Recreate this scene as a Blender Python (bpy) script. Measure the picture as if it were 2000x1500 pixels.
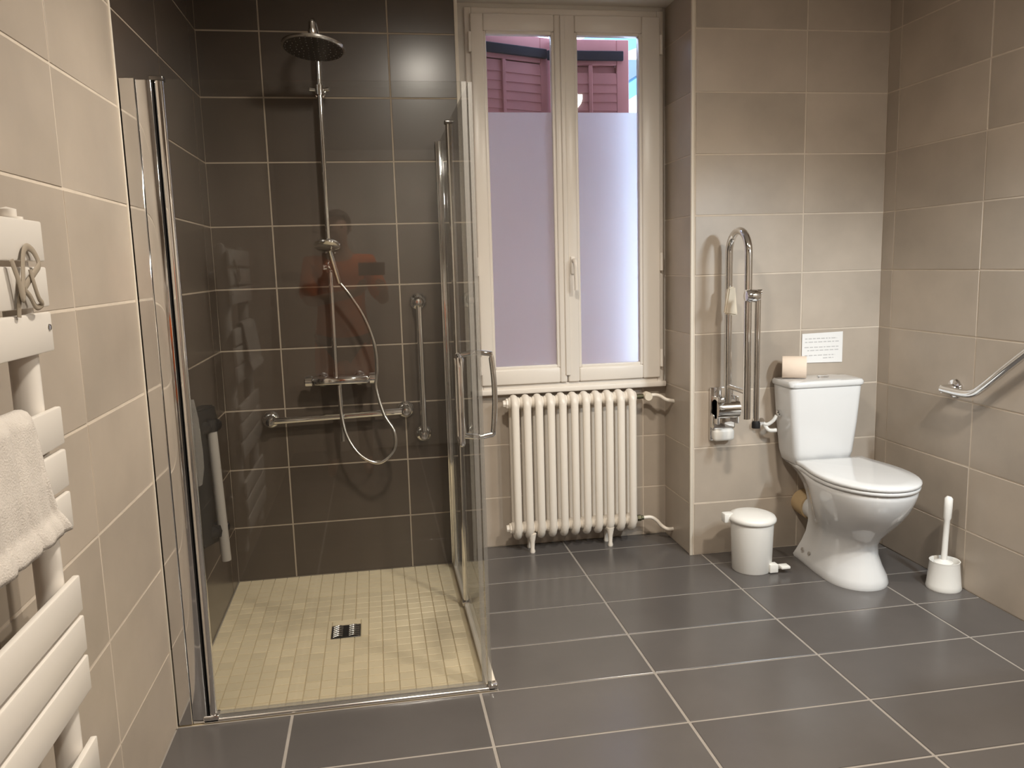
import bpy, bmesh, math, random
from mathutils import Vector, Matrix
random.seed(7)
scn = bpy.context.scene
COL = scn.collection
for o in list(bpy.data.objects):
    bpy.data.objects.remove(o)

# ------------------------------------------------------------------ camera
RT = Vector((0.98539946, -0.16791969, -0.02812244))
UP = Vector((0.05171059, 0.13780051, 0.98910921))
FW = Vector((0.16221563, 0.97612192, -0.14447178))
CC = Vector((0.6299574, -3.45719388, 1.30144079))
cd = bpy.data.cameras.new('camera')
cd.sensor_width = 36.0
cd.lens = 1585.545 / 2000 * 36
cd.clip_start = 0.02
cam = bpy.data.objects.new('camera', cd)
COL.objects.link(cam)
cam.matrix_world = Matrix(((RT.x, UP.x, -FW.x, CC.x), (RT.y, UP.y, -FW.y, CC.y), (RT.z, UP.z, -FW.z, CC.z), (0, 0, 0, 1)))
scn.camera = cam

# ------------------------------------------------------------------ world, exposure
w = bpy.data.worlds.new('sky')
scn.world = w
w.use_nodes = True
bg = w.node_tree.nodes['Background']
bg.inputs[0].default_value = (0.58, 0.72, 1.0, 1)
bg.inputs[1].default_value = 3.4
vs = scn.view_settings
vs.view_transform = 'Standard'
vs.look = 'None'
vs.exposure = 1.08
vs.gamma = 1.0
vs.use_curve_mapping = False

# lamp powers (the lamps themselves are built with their fittings below)
P_SHOWER, P_ROOM, P_REAR, P_VANITY = 90.0, 112.0, 62.0, 43.0
WARM = (1.0, 0.92, 0.80)
NEUT = (0.80, 0.92, 1.0)

# ------------------------------------------------------------------ room measures
ZC = 2.55                 # ceiling
XW = 1.02                 # right end of the shower wall / left side of the window niche
XN = 1.965                # right side of the niche
YN = 0.165                # back of the niche
YT = -0.158               # wall behind the toilet
XR = 2.847                # right wall
YB = -4.7                 # wall behind the camera
Z0, TH, TW = 0.236, 0.25, 0.5
ROWS = [0.0] + [Z0 + TH * k for k in range(0, 10) if Z0 + TH * k < ZC - .02] + [ZC]

# ------------------------------------------------------------------ materials
MATS = {}


def nodes_of(name):
    m = bpy.data.materials.new(name)
    m.use_nodes = True
    nt = m.node_tree
    return m, nt, nt.nodes['Principled BSDF']


def mat(name, col, rough=.5, metal=0., spec=.5, noise=0., nscale=8., objvar=0., bump=0., bscale=60., sub=0., coat=0., crough=.05):
    if name in MATS:
        return MATS[name]
    m, nt, p = nodes_of(name)
    L = nt.links
    p.inputs['Roughness'].default_value = rough
    p.inputs['Metallic'].default_value = metal
    p.inputs['Specular IOR Level'].default_value = spec
    p.inputs['Coat Weight'].default_value = coat
    p.inputs['Coat Roughness'].default_value = crough
    tc = nt.nodes.new('ShaderNodeTexCoord')
    src = None
    if noise or objvar:
        oi = nt.nodes.new('ShaderNodeObjectInfo')
        add = nt.nodes.new('ShaderNodeVectorMath')
        add.operation = 'MULTIPLY_ADD'
        add.inputs[1].default_value = (1, 1, 1)
        mul = nt.nodes.new('ShaderNodeMath')
        mul.operation = 'MULTIPLY'
        mul.inputs[1].default_value = 37.0
        L.new(oi.outputs['Random'], mul.inputs[0])
        L.new(tc.outputs['Object'], add.inputs[0])
        L.new(mul.outputs[0], add.inputs[2])
        n = nt.nodes.new('ShaderNodeTexNoise')
        n.inputs['Scale'].default_value = nscale
        n.inputs['Detail'].default_value = 5
        n.inputs['Roughness'].default_value = .55
        L.new(add.outputs[0], n.inputs['Vector'])
        mr = nt.nodes.new('ShaderNodeMapRange')
        mr.inputs[1].default_value = .3
        mr.inputs[2].default_value = .7
        mr.inputs[3].default_value = 1 - noise
        mr.inputs[4].default_value = 1 + noise
        L.new(n.outputs['Fac'], mr.inputs[0])
        mo = nt.nodes.new('ShaderNodeMapRange')
        mo.inputs[3].default_value = 1 - objvar
        mo.inputs[4].default_value = 1 + objvar
        L.new(oi.outputs['Random'], mo.inputs[0])
        mm = nt.nodes.new('ShaderNodeMath')
        mm.operation = 'MULTIPLY'
        L.new(mr.outputs[0], mm.inputs[0])
        L.new(mo.outputs[0], mm.inputs[1])
        mx = nt.nodes.new('ShaderNodeVectorMath')
        mx.operation = 'SCALE'
        mx.inputs[0].default_value = col
        L.new(mm.outputs[0], mx.inputs['Scale'])
        L.new(mx.outputs[0], p.inputs['Base Color'])
    else:
        p.inputs['Base Color'].default_value = (*col, 1)
    if bump:
        b = nt.nodes.new('ShaderNodeBump')
        b.inputs['Strength'].default_value = bump
        b.inputs['Distance'].default_value = .002
        n2 = nt.nodes.new('ShaderNodeTexNoise')
        n2.inputs['Scale'].default_value = bscale
        n2.inputs['Detail'].default_value = 4
        L.new(tc.outputs['Object'], n2.inputs['Vector'])
        L.new(n2.outputs['Fac'], b.inputs['Height'])
        L.new(b.outputs[0], p.inputs['Normal'])
    if sub:
        p.inputs['Subsurface Weight'].default_value = sub
        p.inputs['Subsurface Radius'].default_value = (.01, .008, .006)
    MATS[name] = m
    return m


M_LIGHT = mat('beige_tile', (.43, .365, .300), .36, noise=.14, nscale=2.4, objvar=.07)
M_DARK = mat('brown_tile', (.078, .059, .045), .38, spec=.4, noise=.10, nscale=4, objvar=.08, coat=.48, crough=.20)
M_FLOOR = mat('grey_floor_tile', (.098, .089, .085), .23, noise=.08, nscale=3, objvar=.05)
M_MOS = mat('cream_mosaic', (.79, .67, .47), .33, noise=.04, nscale=6, objvar=.06)
M_GROUT = mat('pale_grout', (.60, .52, .43), .8, noise=.06, nscale=20)
M_GROUTD = mat('shower_grout', (.40, .33, .255), .8, noise=.06, nscale=20)
M_GROUTF = mat('floor_grout', (.30, .27, .24), .8, noise=.06, nscale=20)
M_GROUTM = mat('mosaic_grout', (.58, .48, .32), .8, noise=.06, nscale=20)
M_WHITE = mat('white_paint', (.72, .68, .62), .5, noise=.02, nscale=5)
M_CEIL = mat('ceiling_paint', (.70, .67, .62), .7, noise=.02, nscale=5)
M_PVC = mat('window_pvc', (.80, .74, .67), .32)
M_CHROME = mat('chrome', (.82, .82, .82), .07, metal=1)
M_CHROMES = mat('satin_chrome', (.72, .70, .67), .20, metal=1)
M_RAIL = mat('polished_aluminium', (.88, .87, .85), .24, metal=1)
M_STEEL = mat('dark_steel', (.20, .19, .18), .3, metal=1)
M_CER = mat('white_ceramic', (.72, .72, .72), .08, coat=.4)
M_PLAS = mat('white_plastic', (.82, .80, .76), .35)
M_CREAMP = mat('cream_plastic', (.72, .63, .50), .4)
M_RAD = mat('cream_enamel', (.84, .77, .68), .30)
M_TOWRAD = mat('white_enamel', (.74, .69, .63), .35)
M_TOWEL = mat('white_terry', (.58, .53, .48), .9, noise=.05, nscale=60, bump=.8, bscale=350)
M_BLACK = mat('black_plastic', (.010, .009, .009), .6, spec=.3)
M_GREYP = mat('grey_plastic', (.36, .33, .30), .45)
M_STRAP = mat('taupe_fabric', (.30, .25, .19), .8)
M_PAPER = mat('paper', (.80, .79, .78), .7)
M_INK = mat('grey_ink', (.52, .51, .51), .8)
M_ROLL = mat('toilet_paper', (.80, .66, .54), .9, bump=.3, bscale=300)
M_CARD = mat('cardboard', (.30, .19, .11), .9)
M_TRIMW = mat('cream_trim', (.72, .65, .55), .4)
M_SHUT = mat('red_brown_paint', (.36, .145, .15), .6, noise=.05, nscale=10)
M_IRON = mat('dark_iron', (.012, .012, .020), .7, spec=.2)
M_ROOF = mat('blue_grey_roof', (.10, .30, .42), .6, noise=.1, nscale=4)
M_HOUSE = mat('pale_render', (.80, .80, .78), .8, noise=.03, nscale=3)
M_BRASS = mat('aged_brass', (.10, .09, .05), .5, metal=.6)
M_CUFF = mat('tan_rubber', (.60, .44, .25), .6)
M_WOODD = mat('dark_wood', (.05, .035, .025), .4, noise=.2, nscale=10)
M_SKIN = mat('skin', (.45, .25, .17), .5)


def glass_clear(name, tint=(1, 1, 1), extra=0.0):
    m = bpy.data.materials.new(name)
    m.use_nodes = True
    nt = m.node_tree
    nt.nodes.clear()
    out = nt.nodes.new('ShaderNodeOutputMaterial')
    mix = nt.nodes.new('ShaderNodeMixShader')
    tr = nt.nodes.new('ShaderNodeBsdfTransparent')
    tr.inputs[0].default_value = (*tint, 1)
    gl = nt.nodes.new('ShaderNodeBsdfGlossy')
    gl.inputs['Roughness'].default_value = .02
    fr = nt.nodes.new('ShaderNodeFresnel')
    ge = nt.nodes.new('ShaderNodeNewGeometry')
    mr = nt.nodes.new('ShaderNodeMapRange')
    mr.inputs[3].default_value = 1.5
    mr.inputs[4].default_value = 1 / 1.5
    L = nt.links
    L.new(ge.outputs['Backfacing'], mr.inputs[0])
    L.new(mr.outputs[0], fr.inputs['IOR'])
    ad = nt.nodes.new('ShaderNodeMath')
    ad.operation = 'ADD'
    ad.inputs[1].default_value = extra
    L.new(fr.outputs[0], ad.inputs[0])
    L.new(ad.outputs[0], mix.inputs[0])
    L.new(tr.outputs[0], mix.inputs[1])
    L.new(gl.outputs[0], mix.inputs[2])
    L.new(mix.outputs[0], out.inputs[0])
    return m


M_GLASS = glass_clear('shower_glass', (.975, .98, .975))
M_PANE = glass_clear('window_glass', (.98, .985, .99))


def cloudy(name):
    """cloudy plastic strip: part clear, part milky"""
    m = glass_clear(name, (.9, .9, .88), .04)
    nt = m.node_tree
    out = [n for n in nt.nodes if n.type == 'OUTPUT_MATERIAL'][0]
    old = out.inputs[0].links[0].from_socket
    df = nt.nodes.new('ShaderNodeBsdfDiffuse')
    df.inputs[0].default_value = (.50, .48, .46, 1)
    mx = nt.nodes.new('ShaderNodeMixShader')
    mx.inputs[0].default_value = .24
    nt.links.new(old, mx.inputs[1])
    nt.links.new(df.outputs[0], mx.inputs[2])
    nt.links.new(mx.outputs[0], out.inputs[0])
    return m


M_SEAL = cloudy('cloudy_plastic')


def frosted(name):
    """etched film: mostly rough transmission, with some light scattered in the film itself"""
    m, nt, p = nodes_of(name)
    p.inputs['Base Color'].default_value = (.97, .97, 1, 1)
    p.inputs['Transmission Weight'].default_value = 1
    p.inputs['Roughness'].default_value = .50
    p.inputs['IOR'].default_value = 1.45
    L = nt.links
    df = nt.nodes.new('ShaderNodeBsdfDiffuse')
    df.inputs[0].default_value = (.85, .83, .88, 1)
    tl = nt.nodes.new('ShaderNodeBsdfTranslucent')
    tl.inputs[0].default_value = (.9, .9, .95, 1)
    m1 = nt.nodes.new('ShaderNodeMixShader')
    m1.inputs[0].default_value = .5
    m2 = nt.nodes.new('ShaderNodeMixShader')
    m2.inputs[0].default_value = .36
    L.new(df.outputs[0], m1.inputs[1])
    L.new(tl.outputs[0], m1.inputs[2])
    L.new(p.outputs[0], m2.inputs[1])
    L.new(m1.outputs[0], m2.inputs[2])
    L.new(m2.outputs[0], nt.nodes['Material Output'].inputs[0])
    return m


M_FROST = frosted('frosted_glass')


def emit(name, col, s):
    m = bpy.data.materials.new(name)
    m.use_nodes = True
    nt = m.node_tree
    nt.nodes.clear()
    out = nt.nodes.new('ShaderNodeOutputMaterial')
    e = nt.nodes.new('ShaderNodeEmission')
    e.inputs[0].default_value = (*col, 1)
    e.inputs[1].default_value = s
    nt.links.new(e.outputs[0], out.inputs[0])
    return m


M_BULB = emit('lit_lamp_glass', (1, .90, .76), 9.0)

# ------------------------------------------------------------------ mesh helpers


def finish(bm, name, m, parent=None, smooth=False, loc=None, angle=None):
    me = bpy.data.meshes.new(name)
    bmesh.ops.recalc_face_normals(bm, faces=bm.faces)
    bm.to_mesh(me)
    bm.free()
    if m:
        me.materials.append(m)
    if smooth:
        for p in me.polygons:
            p.use_smooth = True
        try:
            me.set_sharp_from_angle(angle=math.radians(angle or 40))
        except Exception:
            pass
    o = bpy.data.objects.new(name, me)
    COL.objects.link(o)
    if parent:
        o.parent = parent
        # children are written in world coordinates: undo the chain of parent offsets
        off = Vector((0, 0, 0))
        q = parent
        while q:
            off += q.location
            q = q.parent
        o.location = -off
    if loc:
        o.location = loc
    return o


def bm_box(bm, x0, x1, y0, y1, z0, z1, bev=0., seg=2):
    r = bmesh.ops.create_cube(bm, size=1)
    vsx = r['verts']
    for v in vsx:
        v.co = Vector(((x0 + x1) / 2 + v.co.x * (x1 - x0), (y0 + y1) / 2 + v.co.y * (y1 - y0), (z0 + z1) / 2 + v.co.z * (z1 - z0)))
    if bev:
        es = set()
        for v in vsx:
            es.update(v.link_edges)
        r = bmesh.ops.bevel(bm, geom=list(es), offset=bev, segments=seg, profile=.5, affect='EDGES')
        vsx = r['verts']
    return vsx


def box(name, m, x0, x1, y0, y1, z0, z1, bev=0., parent=None, seg=2):
    bm = bmesh.new()
    bm_box(bm, x0, x1, y0, y1, z0, z1, bev, seg)
    return finish(bm, name, m, parent, smooth=bev > 0, angle=50)


def frame_axes(d):
    d = d.normalized()
    a = Vector((0, 0, 1)) if abs(d.z) < .9 else Vector((1, 0, 0))
    u = d.cross(a).normalized()
    return u, d.cross(u).normalized()


def bm_tube(bm, pts, r, n=12, cap=True, closed=False, flat=None, up=None):
    """sweep a circle (radius r or list of radii) along pts"""
    pts = [Vector(p) for p in pts]
    N = len(pts)
    rs = r if isinstance(r, (list, tuple)) else [r] * N
    rings = []
    u = None
    for i, p in enumerate(pts):
        if closed:
            d = pts[(i + 1) % N] - pts[i - 1]
        else:
            d = pts[min(i + 1, N - 1)] - pts[max(i - 1, 0)]
        d.normalize()
        if up is not None:
            u = up.cross(d).normalized()
        elif u is None:
            u, _ = frame_axes(d)
        else:
            u = (u - d * u.dot(d)).normalized()
        v = d.cross(u).normalized()
        ring = []
        for k in range(n):
            a = 2 * math.pi * k / n
            fu, fv = (1, 1) if flat is None else flat
            ring.append(bm.verts.new(p + (u * math.cos(a) * fu + v * math.sin(a) * fv) * rs[i]))
        rings.append(ring)
    R = N if closed else N - 1
    for i in range(R):
        a, b = rings[i], rings[(i + 1) % N]
        for k in range(n):
            bm.faces.new((a[k], a[(k + 1) % n], b[(k + 1) % n], b[k]))
    if cap and not closed:
        bm.faces.new(rings[0][::-1])
        bm.faces.new(rings[-1])


def spline(pts, n=8):
    P = [Vector(p) for p in pts]
    P = [2 * P[0] - P[1]] + P + [2 * P[-1] - P[-2]]
    out = []
    for i in range(1, len(P) - 2):
        for k in range(n):
            t = k / n
            p0, p1, p2, p3 = P[i - 1:i + 3]
            out.append(.5 * ((2 * p1) + (p2 - p0) * t + (2 * p0 - 5 * p1 + 4 * p2 - p3) * t * t + (3 * p1 - p0 - 3 * p2 + p3) * t ** 3))
    out.append(P[-2])
    return out


def tube(name, m, pts, r, n=14, parent=None, smooth_path=0, **k):
    bm = bmesh.new()
    if smooth_path:
        pts = spline(pts, smooth_path)
    bm_tube(bm, pts, r, n, **k)
    return finish(bm, name, m, parent, smooth=True, angle=55)


def bm_lathe(bm, prof, c, axis='Z', n=32, cap=True):
    """prof: list of (radius, height) along axis, from c"""
    ax = {'X': Vector((1, 0, 0)), 'Y': Vector((0, 1, 0)), 'Z': Vector((0, 0, 1))}[axis] if isinstance(axis, str) else axis.normalized()
    u, v = frame_axes(ax)
    c = Vector(c)
    rings = []
    for r, h in prof:
        if r < 1e-6:
            rings.append([bm.verts.new(c + ax * h)])
        else:
            rings.append([bm.verts.new(c + ax * h + (u * math.cos(2 * math.pi * k / n) + v * math.sin(2 * math.pi * k / n)) * r) for k in range(n)])
    for a, b in zip(rings, rings[1:]):
        for k in range(n):
            k2 = (k + 1) % n
            if len(a) == 1 and len(b) == 1:
                continue
            if len(a) == 1:
                bm.faces.new((a[0], b[k], b[k2]))
            elif len(b) == 1:
                bm.faces.new((a[k], a[k2], b[0]))
            else:
                bm.faces.new((a[k], a[k2], b[k2], b[k]))
    if cap:
        if len(rings[0]) > 1:
            bm.faces.new(rings[0][::-1])
        if len(rings[-1]) > 1:
            bm.faces.new(rings[-1])


def lathe(name, m, prof, c, axis='Z', n=32, parent=None, angle=40):
    bm = bmesh.new()
    bm_lathe(bm, prof, c, axis, n)
    return finish(bm, name, m, parent, smooth=True, angle=angle)


def bm_loft(bm, rings, cap=True):
    R = [[bm.verts.new(Vector(p)) for p in r] for r in rings]
    n = len(R[0])
    for a, b in zip(R, R[1:]):
        for k in range(n):
            bm.faces.new((a[k], a[(k + 1) % n], b[(k + 1) % n], b[k]))
    if cap:
        bm.faces.new(R[0][::-1])
        bm.faces.new(R[-1])


def thing(name, label, cat, loc=(0, 0, 0), group=None):
    o = bpy.data.objects.new(name, None)
    COL.objects.link(o)
    o.empty_display_size = .05
    o.location = loc
    o['label'] = label
    o['category'] = cat
    if group:
        o['group'] = group
    return o


def tag(o, label, cat, group=None):
    o['label'] = label
    o['category'] = cat
    if group:
        o['group'] = group
    return o


def struct(o, label=None, cat=None):
    o['kind'] = 'structure'
    if label:
        o['label'] = label
    if cat:
        o['category'] = cat
    return o


# ------------------------------------------------------------------ tiles
TILE_MESH = {}


def tile_mesh(wd, h, t, m, ch=.0009):
    key = (round(wd, 4), round(h, 4), t, m.name)
    if key in TILE_MESH:
        return TILE_MESH[key]
    bm = bmesh.new()
    a, b = wd / 2, h / 2
    lv = [[(-a, -b, -.002), (a, -b, -.002), (a, b, -.002), (-a, b, -.002)],
          [(-a, -b, t - ch), (a, -b, t - ch), (a, b, t - ch), (-a, b, t - ch)],
          [(-a + ch, -b + ch, t), (a - ch, -b + ch, t), (a - ch, b - ch, t), (-a + ch, b - ch, t)]]
    bm_loft(bm, lv)
    me = bpy.data.meshes.new('tile')
    bmesh.ops.recalc_face_normals(bm, faces=bm.faces)
    bm.to_mesh(me)
    bm.free()
    me.materials.append(m)
    TILE_MESH[key] = me
    return me


def tiles(parent, org, ua, va, us, vsl, m, gap=.006, t=.0018, tilt=.0022, edge=.5, name='tile'):
    """grid of single tiles on the plane org + u*ua + v*va; us and vsl are the joint lines"""
    ua, va, org = Vector(ua), Vector(va), Vector(org)
    na = ua.cross(va)
    made = []
    for i in range(len(us) - 1):
        for j in range(len(vsl) - 1):
            wd, h = us[i + 1] - us[i] - gap, vsl[j + 1] - vsl[j] - gap
            if wd < .01 or h < .01:
                continue
            o = bpy.data.objects.new(name, tile_mesh(wd, h, t, m))
            COL.objects.link(o)
            o.parent = parent
            c = org + ua * ((us[i] + us[i + 1]) / 2) + va * ((vsl[j] + vsl[j + 1]) / 2)
            R = Matrix((ua, va, na)).transposed().to_4x4()
            R = R @ Matrix.Rotation(random.gauss(0, tilt), 4, 'X') @ Matrix.Rotation(random.gauss(0, tilt), 4, 'Y')
            o.matrix_local = Matrix.Translation(c) @ R
            made.append(o)
    return made


# ------------------------------------------------------------------ room shell
# shower wall (dark tiles)
wall_back = struct(box('wall_back', M_GROUTD, -.12, XW, 0, .42, 0, ZC))
tiles(wall_back, (0, 0, 0), (1, 0, 0), (0, 0, 1), [0, .2406, .739, XW - .004], ROWS, M_DARK)
# left wall: dark tiles inside the shower, beige ones outside
YTR = -1.134
wall_left = struct(box('wall_left', M_GROUTD, -.12, 0, YB - .12, 0, 0, ZC))
tiles(wall_left, (0, 0, 0), (0, 1, 0), (0, 0, 1), [YTR, -.638, -.138, 0], ROWS, M_DARK)
lu = [YTR, -1.59]
while lu[-1] - .5 > YB:
    lu.append(lu[-1] - .5)
lu.append(YB)
tiles(wall_left, (0, 0, 0), (0, 1, 0), (0, 0, 1), lu[::-1], ROWS, M_LIGHT)
# pale strip of grout behind the beige tiles
gl = box('grout', M_GROUT, -.05, .0006, YB, YTR, 0, ZC, parent=wall_left)
# window wall: below, above and beside the opening
WX0, WX1, WZ0, WZ1 = 1.065, 1.945, .745, 2.385
wall_window = struct(box('wall_window', M_GROUT, XW, XN, YN, .42, 0, WZ0))
tiles(wall_window, (XW, YN, 0), (1, 0, 0), (0, 0, 1), [0, .335, .835, XN - XW], [0, Z0, Z0 + TH, WZ0 - .008], M_LIGHT)
box('lintel', M_WHITE, XW, XN, .0, .42, 2.405, ZC, parent=wall_window)
box('jamb', M_WHITE, XW, WX0, YN - .02, .42, WZ0, 2.405, parent=wall_window)
box('jamb', M_WHITE, WX1, XN, YN - .005, .42, WZ0, 2.405, parent=wall_window)
box('head', M_WHITE, WX0, WX1, YN - .02, .42, WZ1, 2.405, parent=wall_window)
# wall behind the toilet, and its return into the niche
wall_toilet = struct(box('wall_toilet', M_GROUT, XN, 3.0, YT, .42, 0, ZC))
tiles(wall_toilet, (0, YT, 0), (1, 0, 0), (0, 0, 1), [XN + .012, 2.4694, XR], ROWS, M_LIGHT)
tiles(wall_toilet, (XN, 0, 0), (0, -1, 0), (0, 0, 1), [-YN, -YT - .012], ROWS, M_LIGHT)
# right wall
wall_right = struct(box('wall_right', M_GROUT, XR, 3.0, YB - .12, YT, 0, ZC))
ru = [.158, .242]
while ru[-1] + .515 < -YB:
    ru.append(ru[-1] + .515)
ru.append(-YB)
tiles(wall_right, (XR, 0, 0), (0, -1, 0), (0, 0, 1), ru, ROWS, M_LIGHT)
wall_rear = struct(box('wall_rear', M_LIGHT, 0, XR, YB - .12, YB, 0, ZC))
ceiling = struct(box('ceiling', M_CEIL, -.12, 3.0, YB - .12, .42, ZC, ZC + .1))
door = struct(box('door_1', M_WHITE, .40, 1.22, YB, YB + .045, .01, 2.05, .004))
box('door_frame', M_WHITE, .33, .40, YB, YB + .06, 0, 2.12, .004, parent=door)
box('door_frame', M_WHITE, 1.22, 1.29, YB, YB + .06, 0, 2.12, .004, parent=door)
box('door_frame', M_WHITE, .40, 1.22, YB, YB + .06, 2.05, 2.12, .004, parent=door)
# corner trims
struct(box('trim_1', M_TRIMW, XW - .012, XW + .002, -.0065, .006, 0, 2.405, .002))
struct(box('trim_2', M_TRIMW, XN - .0065, XN + .007, YT - .0065, YT + .006, 0, ZC, .002))
struct(box('trim_3', M_TRIMW, -.001, .0055, YTR - .003, YTR + .003, 0, ZC, .001))
# floor
floor = struct(box('floor', M_GROUTF, -.12, 3.0, YB - .12, .42, -.10, -.0022))
FPX, FPY, FX0, FY0 = .56302, .28469, 1.45389, -.27679
fx = [FX0 + FPX * i for i in range(-3, 4)]
fy = [FY0 - FPY * k for k in range(-2, 17)]
TRX, TRY = .945, -1.128     # outer corner of the shower tray


def clip(lines, a, b):
    return sorted([a] + [q for q in lines if a + .01 < q < b - .01] + [b])


tiles(floor, (0, 0, -.0018), (1, 0, 0), (0, 1, 0), clip(fx, TRX, XR), clip(fy, TRY, YN), M_FLOOR, gap=.009, tilt=.0008)
tiles(floor, (0, 0, -.0018), (1, 0, 0), (0, 1, 0), clip(fx, 0, XR), clip(fy, YB, TRY), M_FLOOR, gap=.009, tilt=.0008)
# shower tray: flush bed of mosaic
floor_shower = struct(box('floor_shower', M_GROUTM, .003, TRX - .004, TRY + .004, -.004, -.05, -.002))
mp = .0495
mus = [.004 + mp * i for i in range(int(.94 / mp) + 1)]
mvs = [-.005 - mp * j for j in range(int(1.12 / mp) + 1)][::-1]
DR = (.416, .520, -.648, -.543)
cells = []
for i in range(len(mus) - 1):
    for j in range(len(mvs) - 1):
        cx, cy = (mus[i] + mus[i + 1]) / 2, (mvs[j] + mvs[j + 1]) / 2
        if DR[0] - .02 < cx < DR[1] + .02 and DR[2] - .02 < cy < DR[3] + .02:
            continue
        cells.append((cx, cy))
cells.sort(key=lambda c: c[1])
mm_ = tile_mesh(mp - .0035, mp - .0035, .0035, M_MOS, .0008)
for cx, cy in cells[:300]:
    o = bpy.data.objects.new('mosaic_tile', mm_)
    COL.objects.link(o)
    o.parent = floor_shower
    o.location = (cx, cy, -.002)
bm = bmesh.new()
for cx, cy in cells[300:]:
    bm_box(bm, cx - mp / 2 + .0018, cx + mp / 2 - .0018, cy - mp / 2 + .0018, cy + mp / 2 - .0018, -.003, .0015)
# cut pieces round the drain
o = finish(bm, 'mosaic_tile', M_MOS, floor_shower)
o['kind'] = 'stuff'
bm = bmesh.new()
for (a, b, c, d) in ((.400, DR[0] - .001, -.6485, -.500), (DR[1] + .001, .5485, -.6485, -.500), (DR[0], DR[1], DR[3] + .001, -.500)):
    bm_box(bm, a + .0018, b - .0018, c + .0018, d - .0018, -.003, .0015)
finish(bm, 'cut_mosaic', M_MOS, floor_shower)

# ------------------------------------------------------------------ window
win = struct(box('window_1', M_PVC, WX0, WX0 + .03, YN - .035, YN + .03, WZ0, WZ1, .004))
win.name = 'window_1'
fm = bmesh.new()
bm_box(fm, WX1 - .03, WX1, YN - .035, YN + .03, WZ0, WZ1, .004)
bm_box(fm, WX0 + .03, WX1 - .03, YN - .035, YN + .03, WZ1 - .03, WZ1, .004)
bm_box(fm, WX0 + .03, WX1 - .03, YN - .035, YN + .03, WZ0, WZ0 + .022, .004)
bm_box(fm, WX0 - .02, WX1 + .01, YN - .045, YN - .005, WZ0 - .022, WZ0 + .004, .005)
finish(fm, 'frame', M_PVC, win, smooth=True, angle=50)


def sash(x0, x1, gx0, gx1, gz0, gz1, z0, z1, zf):
    bm = bmesh.new()
    y0, y1 = YN - .05, YN + .005
    bm_box(bm, x0, gx0, y0, y1, z0, z1, .006)
    bm_box(bm, gx1, x1, y0, y1, z0, z1, .006)
    bm_box(bm, gx0, gx1, y0, y1, gz1, z1, .006)
    bm_box(bm, gx0, gx1, y0, y1, z0, gz0, .006)
    # glazing bead
    b = .012
    bm_box(bm, gx0 - .002, gx0 + b, y0 + .008, y1 - .01, gz0, gz1, .003)
    bm_box(bm, gx1 - b, gx1 + .002, y0 + .008, y1 - .01, gz0, gz1, .003)
    bm_box(bm, gx0 + b, gx1 - b, y0 + .008, y1 - .01, gz1 - b, gz1 + .002, .003)
    bm_box(bm, gx0 + b, gx1 - b, y0 + .008, y1 - .01, gz0 - .002, gz0 + b, .003)
    s = finish(bm, 'sash', M_PVC, win, smooth=True, angle=50)
    box('clear_pane', M_PANE, gx0, gx1, YN - .028, YN - .022, zf, gz1, parent=s)
    fp = box('frosted_pane', M_FROST, gx0, gx1, YN - .028, YN - .022, gz0, zf, parent=s)
    fp['label'] = 'frosted lower part of the glass'
    # hinges on the outer stile
    return s


s1 = sash(1.088, 1.482, 1.143, 1.449, .838, 2.288, .768, 2.358, 1.957)
s2 = sash(1.487, 1.925, 1.540, 1.842, .832, 2.288, .768, 2.358, 1.957)
# overlapping middle strip and hinges
box('cover_strip', M_PVC, 1.474, 1.495, YN - .058, YN - .045, .80, 2.352, .003, parent=s2)
for xx, s in ((1.083, s1), (1.929, s2)):
    for zz in (.86, 1.30, 2.24):
        tube('hinge', M_PVC, [(xx, YN - .052, zz - .04), (xx, YN - .052, zz + .04)], .0075, parent=s)
# handle on the right sash
bm = bmesh.new()
bm_box(bm, 1.503, 1.527, YN - .062, YN - .048, 1.255, 1.335, .005)
bm_tube(bm, spline([(1.515, YN - .055, 1.315), (1.515, YN - .085, 1.315), (1.515, YN - .10, 1.300), (1.516, YN - .10, 1.255), (1.518, YN - .098, 1.185)], 6), .0095, 12)
hd = finish(bm, 'handle', M_PVC, s2, smooth=True)

# ------------------------------------------------------------------ view outside


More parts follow.
